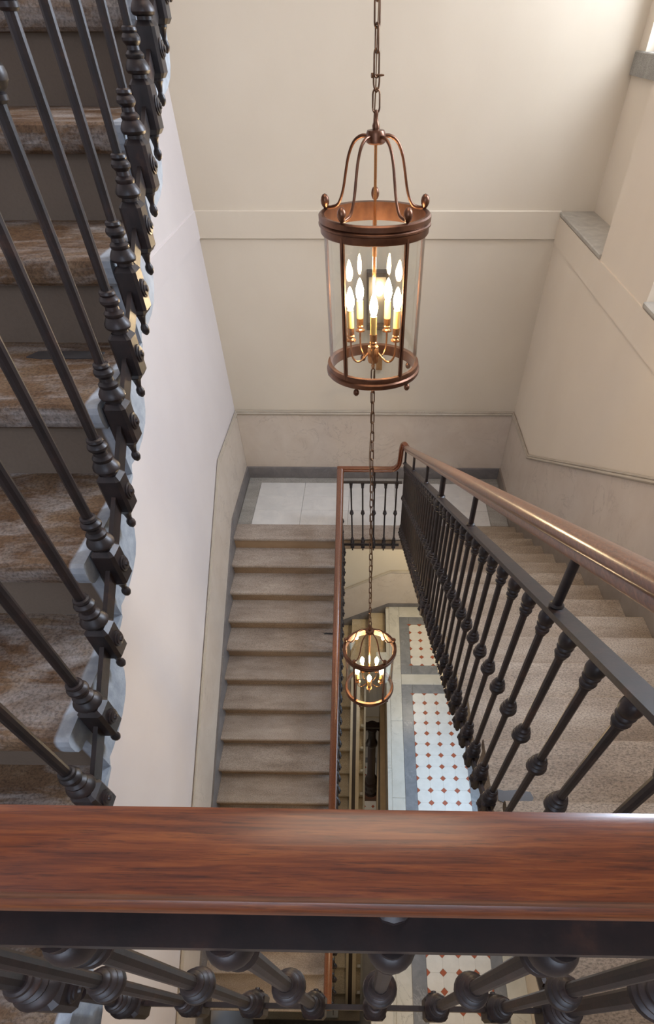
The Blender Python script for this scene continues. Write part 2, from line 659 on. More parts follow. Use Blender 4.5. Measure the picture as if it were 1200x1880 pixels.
# skirtings
m = MB()
m.prism([(B - .010, F), (B - .030, F), (B - .030, F + .140), (B - .026, F + .149), (B - .010, F + .149)], 'X', XL + .03, XR - .03)
struct('baseboard_back', m, GREYBASE)
bA = lambda y: nlA(min(y, 5.2)) + .175 if y < 5.2 else F + .149
m = MB()
m.prism([(B - .01, F), (B - .01, F + .149), (5.27, F + .149), (-1.6, nlA(-1.6) + .21), (-1.6, nlA(-1.6) - .35), (4.95, nlA(4.95) - .35), (5.3, F)], 'X', XL + .010, XL + .030)
struct('baseboard_left', m, GREYBASE)
m = MB()
m.prism([(B - .01, F), (B - .01, F + .149), (5.30, F + .149), (.2, nlB(.2) + .16), (.2, nlB(.2) - .35), (5.0, nlB(5.0) - .35), (5.2, F)], 'X', XR - .030, XR - .010)
struct('baseboard_right', m, m_marble('taupe_marble', srgb(128, 118, 108), srgb(160, 152, 142), srgb(146, 136, 125), 4, .4, .3))
m = MB()
m.prism([(XL, lz(XL, -4.70)), (.33, -4.70), (XR, -4.70), (XR, ZH - .05), (.33, ZH - .05), (.33, ZH - .30), (XL, lz(XL, ZH - .30))], 'Y', B - .028, B - .010)
struct('baseboard_hall', m, GREYBASE)

# ---------------------------------------------------------------- back landing with its paving
m = MB()
m.box(XL + .03, XR - .03, 5.10, B - .03, F - .16, F - .02)
fl = struct('floor', m, m_plain('landing_fascia', srgb(150, 126, 100), .6))
fl['label'] = 'back landing half way down the stair'
gap = .0015


def slab(name, x0, x1, y0, y1, z0, z1, mat, parent, b=.0025):
    m = MB()
    m.bbox(x0 + gap, x1 - gap, y0 + gap, y1 - gap, z0, z1, b)
    return build(name, m, mat, parent)


xs = [-1.53, -.915, -.30, .315, .93, 1.52]
ys = [5.372, 5.685, 6.006, 6.325]
for i in range(5):
    for j in range(3):
        slab('tile', xs[i], xs[i + 1], ys[j], ys[j + 1], F - .02, F, TILEW, fl)
for a, b in ((XL + .03, -.45), (-.45, .6), (.6, XR - .03)):
    slab('border_slab', a, b, 6.325, B - .03, F - .02, F, GREYST, fl)
slab('border_slab', XL + .03, -1.53, 5.372, 6.325, F - .02, F, GREYST, fl)
slab('border_slab', 1.52, XR - .03, 5.372, 6.325, F - .02, F, GREYST, fl)


# ---------------------------------------------------------------- stone steps
def step_mesh(name, tread, rise, x0, x1, mat, facing, soffit=None, nose=.03, over=.035, back=None):
    """one step: nosing at y=0,z=0; facing -1 = riser looks to -y"""
    s = 1 if facing < 0 else -1
    bk = tread + .05 if back is None else back
    pts = [(over, -rise), (over, -.048), (.012, -.046), (.004, -.040), (0, -.030), (0, -.014), (.004, -.004), (.012, 0), (bk, 0)]
    if soffit:
        pts = pts + soffit
    else:
        pts += [(bk, -.06), (bk - .05, -.09), (over + .03, -rise - .035)]
    m = MB()
    m.prism([(s * a, b) for a, b in pts], 'X', x0, x1)
    return m.mesh(name, mat)


def darker_risers(me, mat2):
    me.materials.append(mat2)
    for p in me.polygons:
        if abs(p.normal.y) > .9 and abs(p.normal.z) < .2:
            zs = [me.vertices[i].co.z for i in p.vertices]
            if max(zs) - min(zs) > .08:
                p.material_index = 1


# left flight going down towards the camera
fa = thing('stair_flight', 'left stone flight descending from the back landing towards the camera', 'staircase', (0, Y0, F))
lab_n = 0
me = step_mesh('step', .285, .10, XL + .031, -.43, STONE, -1, back=.287)
link('landing_step', me, fa)
me_c = step_mesh('landing_edge', .285, .05, -.428, .445, STONE, -1, soffit=[(.272, -.02), (.10, -.02), (.10, -.1)], back=.272)
link('landing_edge', me_c, fa, (0, .015, 0))
meA = step_mesh('step', T, RI, XL + .031, -.43, STONE, -1)
darker_risers(meA, RISER)
darker_risers(me, RISER)
for n in range(1, 16):
    o = link('step', meA, fa, (0, -n * T, -n * RI))

# right flight going up towards the camera
fb = thing('stair_flight', 'right stone flight rising from the back landing towards the camera', 'staircase', (0, Y0R, F + RI))
meB = step_mesh('step', T, RI, .445, XR - .031, STONER, 1)
for n in range(0, 16):
    link('step', meB, fb, (0, -n * T, n * RI))
slab('border_slab', .447, XR - .032, Y0R - .01, 5.372, F - .02, F, STONER, fl)
# dark mortar patch let into one tread
m = MB()
m.prism([(.465, .715), (.50, .700), (.545, .702), (.58, .706), (.592, .725), (.585, .748), (.54, .756), (.49, .752), (.467, .758)], 'Z', .0, .0025)
pt = build('mortar_patch', m, m_plain('dark_mortar', srgb(62, 62, 64), .35), fb)
pt.location = (0, -Y0R, 13 * RI)
pt['label'] = 'dark mortar patch'

# upper left flight rising away from the camera
fu = thing('stair_flight', 'upper left flight of worn brown steps rising away from the camera', 'staircase', (-.54, YU, ZU))
sof = [(TU + .034, -.006), (.268, -.02), (.246, -.036), (.240, -.055), (.232, -.082), (.215, -.103), (.19, -.120), (.15, -.134), (.11, -.142), (.07, -.1445), (.05, -.1435)]
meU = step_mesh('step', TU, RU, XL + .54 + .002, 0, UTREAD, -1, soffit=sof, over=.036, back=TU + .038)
darker_risers(meU, URISER)
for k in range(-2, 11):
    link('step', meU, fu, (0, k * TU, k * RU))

# dark repairs let into two more treads
MORTAR = bpy.data.materials['dark_mortar']
m = MB()
m.prism([(-.235, .806), (-.20, .798), (-.07, .802), (-.068, .835), (-.14, .840), (-.22, .838)], 'Z', 0, .002)
o = build('mortar_patch', m, MORTAR, fu, None, (0, 0, 2 * RU))
o['label'] = 'dark mortar patch'
m = MB()
m.prism([(-.560, -1.015), (-.555, -1.030), (-.45, -1.032), (-.45, -1.005), (-.54, -1.003)], 'Z', 0, .002)
o = build('mortar_patch', m, MORTAR, fa, None, (0, 0, -4 * RI))
o['label'] = 'small dark mortar patch'

# landing under the camera
m = MB()
m.box(XL, XR, -1.9, .005, ZC - .14, ZC)
o = struct('floor', m, STONER, label='stone landing below the camera')


# ---------------------------------------------------------------- balustrades
def lathe_mesh(name, prof, seg=14, mat=None, smooth=35):
    m = MB()
    m.lathe(prof, seg)
    return m.mesh(name, mat or IRON, smooth)


R = .0095
ME = {}
ME['shaft'] = lathe_mesh('baluster', [(R, .03), (R, .72)], 10)
ME['top_knob'] = lathe_mesh('top_knob', [(.0, .700), (.0125, .701), (.0125, .706), (.0150, .709), (.0165, .714), (.0150, .719), (.0130, .721), (.0130, .724), (.0160, .727), (.0175, .731), (.0160, .735), (.0150, .736), (.0180, .741), (.0195, .748), (.0195, .755), (.018, .762), (.015, .768), (.0125, .770), (.0125, .778)], 20, smooth=28)
ME['middle_knob'] = lathe_mesh('middle_knob', [(.0, .360), (.0115, .361), (.0145, .364), (.0145, .369), (.0125, .371), (.0185, .375), (.0235, .381), (.0245, .387), (.0230, .393), (.0190, .397), (.0175, .398), (.0205, .402), (.0205, .406), (.0170, .410), (.0145, .411), (.0165, .415), (.0160, .419), (.0125, .422), (.0105, .427), (.0, .427)], 20, smooth=28)
ME['collar'] = lathe_mesh('collar', [(0, -.021), (.0165, -.021), (.0165, -.013), (.0235, -.011), (.0258, -.007), (.0252, -.003), (.0215, .003), (.0175, .008), (.0190, .011), (.0190, .014), (.0160, .017), (.0135, .019), (.0130, .025), (.0165, .028), (.0188, .031), (.0188, .035), (.0165, .039), (.0140, .041), (.0155, .044), (.0145, .048), (.0115, .050), (0, .050)], 20, smooth=28)
m = MB()
w = .0232
sec = [(-w + .006, -w), (w - .006, -w), (w, -w + .006), (w, w - .006), (w - .006, w), (-w + .006, w), (-w, w - .006), (-w, -w + .006)]
rings = [(.70, -.018), (1.0, -.026), (1.0, -.090), (.72, -.098)]
v = [(x * s, y * s, z) for s, z in rings for x, y in sec]
f = [tuple(range(7, -1, -1)), tuple(range(24, 32))]
for r in range(3):
    for i in range(8):
        f.append((r * 8 + i, r * 8 + (i + 1) % 8, r * 8 + 8 + (i + 1) % 8, r * 8 + 8 + i))
m.poly(v, f)
ME['socket'] = m.mesh('socket', IRON)
ME['pendant'] = lathe_mesh('pendant', [(.0, -.096), (.0125, -.097), (.0125, -.102), (.009, -.106), (.0055, -.118), (.006, -.121), (.0088, -.125), (.0095, -.130), (.0075, -.136), (.003, -.140), (.0, -.141)], 12)
m = MB()
m.lathe([(.0155, 0), (.0155, .003), (.012, .004), (.012, .006), (.0095, .0065), (.006, .007), (.005, .010), (0, .011)], 14, axis='X')
ME['rosette'] = m.mesh('rosette', IRON, 40)
DBL = {}
for k, me_ in ME.items():
    DBL[k] = me_


def baluster(par, loc, face=None, wide=1.0, label=None, top=True):
    o = link('baluster', ME['shaft'], par, loc, scale=(wide, wide, 1) if wide != 1 else None)
    if label:
        o['label'] = label
    for k in ('top_knob', 'middle_knob', 'collar', 'socket', 'pendant'):
        link(k, ME[k], o)
    if face:
        ang, off = face
        link('rosette', ME['rosette'], o, (math.cos(ang) * w, math.sin(ang) * w, -.056), (0, 0, ang))
    return o


RAIL = [(-.021, -.027), (.021, -.027), (.0295, -.024), (.0315, -.017), (.0285, -.010), (.0265, -.006), (.032, -.001), (.0345, .006), (.0325, .015),
        (.026, .022), (.015, .027), (0, .029), (-.015, .027), (-.026, .022), (-.0325, .015), (-.0345, .006), (-.032, -.001), (-.0265, -.006),
        (-.0285, -.010), (-.0315, -.017), (-.0295, -.024)]


def smooth_path(pts, n=6):
    P = [Vector(p) for p in pts]
    out = []
    for i in range(len(P) - 1):
        a, b, c, d = P[max(i - 1, 0)], P[i], P[i + 1], P[min(i + 2, len(P) - 1)]
        for k in range(n):
            t = k / n
            out.append(.5 * ((2 * b) + (c - a) * t + (2 * a - 5 * b + 4 * c - d) * t * t + (3 * b - a - 3 * c + d) * t ** 3))
    out.append(P[-1])
    return out


def rail(name, path, mat, par, side, scale=1.0):
    m = MB()
    m.sweep(path, [(a * scale, b * scale) for a, b in RAIL], side0=side, level=True)
    return build(name, m, mat, par, 50)


def flat_bar(name, path, wx, hz, par):
    """flat iron bar: wx across, hz thick"""
    m = MB()
    m.sweep(path, [(-wx / 2, -hz / 2), (wx / 2, -hz / 2), (wx / 2, hz / 2), (-wx / 2, hz / 2)], level=True)
    return build(name, m, IRON, par)


def post(par, x, y, z0, z1, r=.010, name='post'):
    m = MB()
    m.lathe([(r * 1.5, 0), (r * 1.5, .008), (r, .012), (r, z1 - z0)], 12)
    return build(name, m, IRON, par, 40, (x, y, z0))


# --- the rail in front of the camera
gf = thing('balustrade', 'dark iron balustrade with broad oak handrail right below the camera', 'balustrade')
YF, ZF = .064, ZC - .005
for k in range(-3, 4):
    baluster(gf, (.02 + .128 * k, YF, ZF), (PI / 2, 0), 1.5 if k == 3 else 1.0, 'thicker corner baluster' if k == 3 else None)
nf = link('newel_foot', ME['shaft'], gf, (-.500, YF, ZF), scale=(1.2, 1.2, .26))
for k in ('collar', 'socket', 'pendant'):
    link(k, ME[k], nf, scale=(1, 1, 1 / .26))
m = MB()
m.sweep([(-.50 + .06 * i, .101, 1.142) for i in range(16)], [(a * .96, b) for a, b in RAIL], side0=(0, 1, 0), level=True)
hr = build('handrail', m, WOODX, gf, 50)
hr['label'] = 'broad oiled oak handrail across the foot of the view'
m = MB()
m.box(-.52, .42, .0545, .098, 1.076, 1.088)
build('top_bar', m, IRON, gf)
m = MB()
m.box(-.52, .42, YF - .005, YF + .005, ZF - .073, ZF - .043)
build('bottom_bar', m, IRON, gf)
for x in (-.34, .02, .38):
    post(gf, x, .088, 1.088, 1.117, .011)

# --- right flight
gr = thing('balustrade', 'iron balustrade with oak handrail on the right flight rising to the camera', 'balustrade')
xB = lambda y: .40 - .0100 * (y - .065)
k = 0
while True:
    y = .42 + .119 * (k - 2)
    if y > 5.02:
        break
    wide = 1.5 if k in (19,) else 1.0
    baluster(gr, (xB(y), y, nlB(y) + .010), (PI, 0), wide, 'thicker baluster' if wide > 1 else None)
    k += 1


def lineB(off, ys):
    return [(xB(y), y, nlB(y) + off) for y in ys]


YS = [.11 + (5.06 - .11) * i / 20 for i in range(21)]
flat_bar('top_bar', lineB(.793, YS), .040, .012, gr)
flat_bar('bottom_bar', lineB(-.048, YS), .010, .030, gr)
for y in (.76, 1.64, 2.42, 3.10, 4.05, 4.98):
    post(gr, xB(y), y, nlB(y) + .80, nlB(y) + .940, .015 if abs(y - 2.42) < .1 else .0105)
rail('handrail', lineB(.957, [.11 + (4.95 - .11) * i / 24 for i in range(25)]), WOODY, gr, (1, 0, 0), .86)

# --- back landing with its swan neck
gl = thing('balustrade', 'short iron balustrade along the back landing with a swan-neck handrail', 'balustrade')
YLn = 5.045
for x in (-.229, -.100, .031, .157, .279):
    baluster(gl, (x, YLn, F + .005), (-PI / 2, 0))
m = MB()
m.box(-.335, .335, YLn - .018, YLn + .018, F + .772, F + .784)
build('top_bar', m, IRON, gl)
m = MB()
m.box(-.335, .345, YLn - .005, YLn + .005, F - .064, F - .034)
build('bottom_bar', m, IRON, gl)
zl = F + .925
zt = nlB(5.0) + .957
path = smooth_path([(-.372, YLn, zl), (-.20, YLn, zl), (0, YLn, zl), (.16, YLn, zl), (.235, YLn, zl + .006), (.285, YLn, zl + .05), (.30, YLn, zl + .13),
                    (.308, YLn, zt - .03), (.325, YLn - .003, zt + .012), (xB(5.0), 5.005, zt + .004), (xB(4.94), 4.94, nlB(4.94) + .957)], 6)
rail('handrail', path, WOODX, gl, (0, 1, 0), .9)
for x in (.031, .279):
    post(gl, x, YLn, F + .784, zl - .022, .009)

# --- left flight going down
ga = thing('balustrade', 'iron balustrade with oak handrail down the left flight', 'balustrade')
XA = -.338
k = 0
while True:
    y = 4.96 - .119 * k
    if y < .3:
        break
    baluster(ga, (XA, y, nlA(y) + .010), (0, 0))
    k += 1
YS = [.25 + (YLn - .25) * i / 20 for i in range(21)]
flat_bar('top_bar', [(XA, y, nlA(y) + .793) for y in YS], .040, .012, ga)
flat_bar('bottom_bar', [(XA, y, nlA(y) - .048) for y in YS], .010, .030, ga)
rail('handrail', [(XA, y, nlA(y) + .935) for y in YS[:-1]] + [(XA, 5.03, nlA(5.06) + .937)], WOODY, ga, (1, 0, 0), 1.08)
for y in (.9, 1.8, 2.7, 3.6, 4.6):
    post(ga, XA, y, nlA(y) + .80, nlA(y) + .91, .0105)

# --- upper left flight
gu = thing('balustrade', 'iron balustrade on the upper left flight, seen from its outer side', 'balustrade')
XU = -.515
baluster(gu, (XU, .068, .600), (0, 0), 1.45, 'thicker corner baluster')
for k in range(-1, 22):
    baluster(gu, (XU, .369 + .1336 * k, .68 + .0738 * k), (0, 0))
YS = [.12 + 3.1 * i / 12 for i in range(13)]
lu = lambda y: .68 + (y - .369) * .5524
flat_bar('bottom_bar', [(XU, y, lu(y) - .058) for y in YS], .009, .026, gu)
flat_bar('top_bar', [(XU, y, lu(y) + .79) for y in YS], .040, .012, gu)
rail('handrail', [(XU, y, lu(y) + .93) for y in YS], WOODY, gu, (1, 0, 0))
for y in (.6, 1.5, 2.4):
    post(gu, XU, y, lu(y) + .796, lu(y) + .908, .0105)


# ---------------------------------------------------------------- lanterns
def stadium(L, Wd, r, seg=6):
    pts = []
    h = L / 2 - Wd / 2
    for k in range(9):
        a = PI * k / 8
        pts.append((Wd / 2 * math.cos(a), 0, h + Wd / 2 * math.sin(a)))
    for k in range(9):
        a = PI + PI * k / 8
        pts.append((Wd / 2 * math.cos(a), 0, -h + Wd / 2 * math.sin(a)))
    m = MB()
    m.tube(pts, r, seg, True)
    return m


LINK = stadium(.056, .0185, .0030).mesh('chain_link', CHAINM, 60)
OVAL = stadium(.052, .024, .003).mesh('oval_link', CHAINM, 60)

LM = {}


def lantern_meshes():
    m = MB()
    m.lathe([(0, .180), (.026, .180), (.033, .184), (.033, .206), (.030, .212), (.012, .214), (.013, .222), (.009, .230), (.006, .240), (.008, .248), (.006, .256), (0, .258)], 24)
    LM['hub'] = m.mesh('hub', BRONZE, 35)
    m = MB()
    prof = [(.030, .198), (.055, .197), (.082, .182), (.102, .150), (.114, .110), (.124, .070), (.136, .040), (.152, .020), (.178, .0125), (.196, .012)]
    m.tube(smooth_path([(r, 0, z) for r, z in prof], 4), .0052, 8)
    LM['arm'] = m.mesh('arm', BRONZE, 60)
    m = MB()
    m.lathe([(0, .0), (.006, .001), (.006, .004), (.011, .008), (.0155, .016), (.0165, .024), (.0145, .033), (.009, .040), (0, .043)], 14, (.2015, 0, .006))
    LM['finial'] = m.mesh('finial', BRONZE, 60)
    m = MB()
    m.ringlathe([(.192, .006), (.208, .008), (.214, .004), (.214, -.010), (.2105, -.013), (.2155, -.017), (.2155, -.022), (.209, -.026), (.2085, -.044), (.205, -.048), (.192, -.048)], 64)
    LM['top_hoop'] = m.mesh('top_hoop', BRONZE, 40)
    m = MB()
    m.ringlathe([(.188, -.486), (.207, -.484), (.209, -.490), (.207, -.503), (.2135, -.508), (.2135, -.520), (.209, -.526), (.196, -.528), (.186, -.524)], 64)
    LM['bottom_hoop'] = m.mesh('bottom_hoop', BRONZE, 40)
    m = MB()
    m.lathe([(0, -.526), (.005, -.527), (.005, -.530), (.010, -.533), (.0135, -.541), (.0125, -.549), (.007, -.555), (0, -.556)], 12, (.200, 0, 0))
    LM['foot_ball'] = m.mesh('foot_ball', BRONZE, 60)
    m = MB()
    m.box(.199, .2065, -.0085, .0085, -.500, -.030)
    m.box(.2065, .2095, -.0035, .0035, -.497, -.033)
    LM['mullion'] = m.mesh('mullion', BRONZE)
    m = MB()
    m.ringlathe([(.196, -.040), (.1975, -.040), (.1975, -.492), (.196, -.492)], 72)
    LM['glass'] = m.mesh('glass_cylinder', GLASS, 60)
    m = MB()
    m.lathe([(.0055, -.47), (.0055, .182)], 12)
    LM['stem'] = m.mesh('stem', BRASS, 40)
    m = MB()
    m.lathe([(0, -.520), (.006, -.518), (.009, -.505), (.006, -.496), (.022, -.490), (.026, -.482), (.026, -.440), (.022, -.432), (.012, -.428), (.010, -.418), (0, -.417)], 20)
    LM['cluster'] = m.mesh('cluster_body', BRASS, 35)
    m = MB()
    m.tube(smooth_path([(.022, 0, -.452), (.045, 0, -.470), (.066, 0, -.482), (.086, 0, -.476), (.100, 0, -.455), (.104, 0, -.425), (.104, 0, -.398)], 4), .0042, 8)
    LM['branch'] = m.mesh('branch', BRASS, 60)
    m = MB()
    m.lathe([(0, -.402), (.005, -.401), (.022, -.396), (.0225, -.392), (.014, -.391), (.011, -.386), (.0165, -.381), (.017, -.377), (.014, -.374), (.0155, -.366), (.0155, -.348), (0, -.347)], 16, (.104, 0, 0))
    LM['cup'] = m.mesh('drip_cup', BRASS, 35)
    m = MB()
    m.lathe([(0, -.353), (.0138, -.352), (.0138, -.286), (.008, -.284), (0, -.284)], 14, (.104, 0, 0))
    LM['candle'] = m.mesh('candle_sleeve', CANDLE, 40)
    m = MB()
    m.lathe([(0, -.286), (.008, -.284), (.0145, -.272), (.0175, -.257), (.0155, -.240), (.009, -.222), (.004, -.211), (0, -.207)], 14, (.104, 0, 0))
    LM['bulb'] = m.mesh('bulb', BULB, 60)


lantern_meshes()


def lantern(z, chain_top, label, first):
    L = thing('lantern', label, 'lantern', (0, 2.56, z), 'bronze lanterns hung one under the other in the well')
    link('hub', LM['hub'], L)
    link('stem', LM['stem'], L)
    link('top_hoop', LM['top_hoop'], L)
    link('bottom_hoop', LM['bottom_hoop'], L)
    link('glass_cylinder', LM['glass'], L)
    for k in range(5):
        a = PI / 2 + 2 * PI * k / 5
        ar = link('arm', LM['arm'], L, rot=(0, 0, a))
        link('finial', LM['finial'], ar)
        link('mullion', LM['mullion'], L, rot=(0, 0, a))
        link('foot_ball', LM['foot_ball'], L, rot=(0, 0, a + .25))
    cb = link('cluster_body', LM['cluster'], L)
    for k in range(5):
        a = -PI / 2 + 2 * PI * k / 5
        br = link('branch', LM['branch'], L, rot=(0, 0, a))
        for q in ('cup', 'candle', 'bulb'):
            link({'cup': 'drip_cup', 'candle': 'candle_sleeve', 'bulb': 'bulb'}[q], LM[q], br)
    # chain
    ch = link('oval_link', OVAL, L, (0, 0, .276), (0, 0, .3))
    ch.name = 'chain'
    zz = .276 + .026 + .018
    k = 0
    if first:
        m = MB()
        m.tube(smooth_path([(-.010, 0, .016), (-.0085, 0, -.004), (0, 0, -.016), (.0085, 0, -.004), (.010, 0, .016)], 5), .0032, 8)
        m.lathe([(.0, -.018), (.0055, -.018), (.0055, -.012), (.0028, -.012), (.0028, .018), (.0015, .026), (0, .026)], 10, (0, 0, .017), 'X')
        sh = build('shackle', m, CHAINM, ch, 50, (0, 0, .036))
        zz = .276 + .036 + .017 + .024
    while z + zz + .02 < chain_top:
        link('chain_link', LINK, ch, (0, 0, zz - .276), (0, 0, (PI / 2 if k % 2 else 0) + .25))
        zz += .0478
        k += 1
    top = zz - .03
    n = int((top - .24) / .08)
    cord = []
    for i in range(n + 1):
        t = i / n
        zc = .22 + (top - .22) * t
        r = .004 + .010 * abs(math.sin(zc * 9.0))
        cord.append((-r * math.cos(zc * 4.2), r * .6 * math.sin(zc * 7.0) - .004, zc))
    m = MB()
    m.tube(smooth_path(cord, 4), .0022, 6)
    build('flex_cord', m, CORD, L, 60)
    return L


Z1 = 1.036
L1 = lantern(Z1, ZTOP, 'large bronze and glass candle lantern hanging nearest, in front of the cream back wall', True)
L2 = lantern(-1.455, Z1 - .50, 'lower bronze and glass candle lantern hanging deep in the well over the tiled hall', False)
m = MB()
m.lathe([(0, -.03), (.05, -.03), (.06, -.012), (.06, 0), (0, 0)], 24)
build('ceiling_rose', m, BRONZE, L1, 40, (0, 0, ZTOP - Z1 - .001))

# ---------------------------------------------------------------- sconce on the back wall
sc = thing('wall_sconce', 'square metal wall lantern lit on the back wall behind the large lantern', 'wall lamp', (.035, B, -.29))
m = MB()
t_ = .022
for a in ((-.112, -.112 + t_, -.21, .21), (.112 - t_, .112, -.21, .21)):
    m.box(a[0], a[1], -.10, -.002, a[2], a[3])
m.box(-.112, .112, -.12, -.002, .21, .245)
m.box(-.112, .112, -.12, -.002, -.245, -.21)
build('frame', m, m_metal('pewter', srgb(96, 88, 84), srgb(124, 116, 110), .45, .7), sc)
m = MB()
m.box(-.09, .09, -.012, -.002, -.21, .21)
build('backplate', m, MILK, sc)
m = MB()
m.lathe([(0, -.05), (.02, -.046), (.036, -.028), (.042, 0), (.036, .028), (.02, .046), (0, .05)], 18, (.02, -.06, .09))
build('globe', m, GLOBE, sc, 60)
m = MB()
m.box(-.015, .045, -.03, -.002, -.50, -.245)
build('stem', m, MILK, sc)
m = MB()
m.box(.0, .07, -.05, -.002, -.66, -.50)
build('switch_plate', m, m_metal('brass_plate', srgb(140, 108, 76), srgb(160, 126, 92), .4, .7), sc)

# ---------------------------------------------------------------- tiled hall two flights down
HX0 = .275
m = MB()
m.box(HX0 + .01, XR, -1.9, B - .028, ZH - .30, ZH - .012)
m.box(XL, HX0 + .01, -1.9, .10, ZH - .30, ZH - .012)
hall = struct('floor', m, m_plain('hall_floor_edge', srgb(186, 176, 158), .6), label='tiled hall floor beside the well')
YN = -.6
# white edging along the well, marble strip, grey borders
ye = [6.40, 4.8, 3.2, 1.6, 0.1]
for a, b in zip(ye[1:], ye[:-1]):
    slab('edging_slab', HX0, .335, a, b, ZH - .014, ZH + .004, WHITEM, hall)
ym = [B - .03, 5.3, 4.0, 2.75, 1.4, 0.0, YN]
for a, b in zip(ym[1:], ym[:-1]):
    slab('marble_slab', .335, .515, a, b, ZH - .012, ZH, WHITEM, hall)
slab('marble_slab', .515, 1.55, 6.19, B - .03, ZH - .012, ZH, WHITEM, hall)
slab('marble_slab', .515, 1.55, 4.692, 4.905, ZH - .012, ZH, WHITEM, hall)
slab('marble_slab', 1.55, XR, 3.2, B - .03, ZH - .012, ZH, WHITEM, hall)
slab('marble_slab', 1.55, XR, YN, 3.2, ZH - .012, ZH, WHITEM, hall)
P1 = (.683, 1.41, 5.085, 6.018)
P2 = (.683, 1.41, YN + .2, 4.520)
for (x0, x1, y0, y1), (oy0, oy1) in ((P1, (4.905, 6.19)), (P2, (YN, 4.692))):
    slab('border_slab', .515, x0, oy0, oy1, ZH - .012, ZH, GREYB, hall)
    slab('border_slab', x1, 1.55, oy0, oy1, ZH - .012, ZH, GREYB, hall)
    slab('border_slab', x0, x1, y1, oy1, ZH - .012, ZH, GREYB, hall)
    slab('border_slab', x0, x1, oy0, y0, ZH - .012, ZH, GREYB, hall)
PIT = .1835
c45 = .041                      # half diagonal of the red inset


def clip_oct(cx, cy, x0, x1, y0, y1):
    """white tile centred between four insets, its corners cut; trimmed at the panel edge"""
    h = PIT / 2 - .0006
    c = c45
    ax0, ax1, ay0, ay1 = max(cx - h, x0), min(cx + h, x1), max(cy - h, y0), min(cy + h, y1)
    if ax1 - ax0 < .02 or ay1 - ay0 < .02:
        return None
    pts = []
    for (px, py, full) in ((ax0, ay0, cx - h >= x0 and cy - h >= y0), (ax1, ay0, cx + h <= x1 and cy - h >= y0),
                           (ax1, ay1, cx + h <= x1 and cy + h <= y1), (ax0, ay1, cx - h >= x0 and cy + h <= y1)):
        sx = 1 if px == ax0 else -1
        sy = 1 if py == ay0 else -1
        k = c
        if sx * sy > 0:
            pts += [(px, py + sy * k), (px + sx * k, py)]
        else:
            pts += [(px + sx * k, py), (px, py + sy * k)]
    return pts


def tile_panel(x0, x1, y0, y1, gx, gy):
    nx = int((x1 - x0) / PIT) + 3
    ny = int((y1 - y0) / PIT) + 3
    i0 = math.floor((x0 - gx) / PIT) - 1
    j0 = math.floor((y0 - gy) / PIT) - 1
    for i in range(i0, i0 + nx + 2):
        for j in range(j0, j0 + ny + 2):
            p = clip_oct(gx + (i + .5) * PIT, gy + (j + .5) * PIT, x0, x1, y0, y1)
            if p:
                m = MB()
                m.prism(p, 'Z', ZH - .012, ZH)
                build('tile', m, OCT, hall)
            cx, cy = gx + i * PIT, gy + j * PIT
            d = c45 - .0025
            q = [(cx - d, cy), (cx, cy - d), (cx + d, cy), (cx, cy + d)]
            if cx + d < x0 or cx - d > x1 or cy + d < y0 or cy - d > y1:
                continue
            if cx - d < x0 and cx >= x0 - .02:
                q = [(x0, cy - d), (x0 + d, cy), (x0, cy + d)] if abs(cx - x0) < .03 else q
            elif cx + d > x1:
                q = [(x1, cy - d), (x1, cy + d), (x1 - d, cy)] if abs(cx - x1) < .03 else None
            if q and cy - d < y0:
                q = [(cx - d, y0), (cx + d, y0), (cx, y0 + d)] if abs(cy - y0) < .03 else None
            elif q and cy + d > y1:
                q = [(cx - d, y1), (cx, y1 - d), (cx + d, y1)] if abs(cy - y1) < .03 else None
            if q:
                m = MB()
                m.prism(q, 'Z', ZH - .012, ZH + .0004)
                build('inset_tile', m, RED, hall)


tile_panel(*P1, .683, 5.085)
tile_panel(*P2, .683, 4.520)

# ---------------------------------------------------------------- steps leading down from the hall, and the flight below
fl2 = thing('stair_flight', 'narrow beige flight deep below, turning down beside the tiled hall', 'staircase', (0, 4.71, -5.42))
m0 = step_mesh('step', .34, .165, XL + .004, -.085, BEIGESTONE, -1)
darker_risers(m0, m_stone('beige_riser', srgb(150, 128, 98), srgb(166, 144, 112), srgb(176, 156, 124)))
for j in range(0, 14):
    link('step', m0, fl2, (0, -.34 * j, -.165 * j))
# quarter turn along the back wall
turn = []
for i, (a, b) in enumerate(((-.02, .270), (-.33, -.02), (XL + .004, -.33))):
    z = ZH - .165 * (i + 1)
    m = MB()
    m.box(a, b, 5.05, B - .03, z - .16, z)
    turn.append(m)
ft = thing('stair_flight', 'three beige turning steps along the back wall beside the tiled hall', 'staircase', (0, 5.05, ZH))
for i, mm in enumerate(turn):
    link('step', mm.mesh('step', BEIGESTONE), ft, (0, -5.05, -ZH))
m = MB()


def lineL2(y):
    return -5.42 - (4.71 - y) * .165 / .34


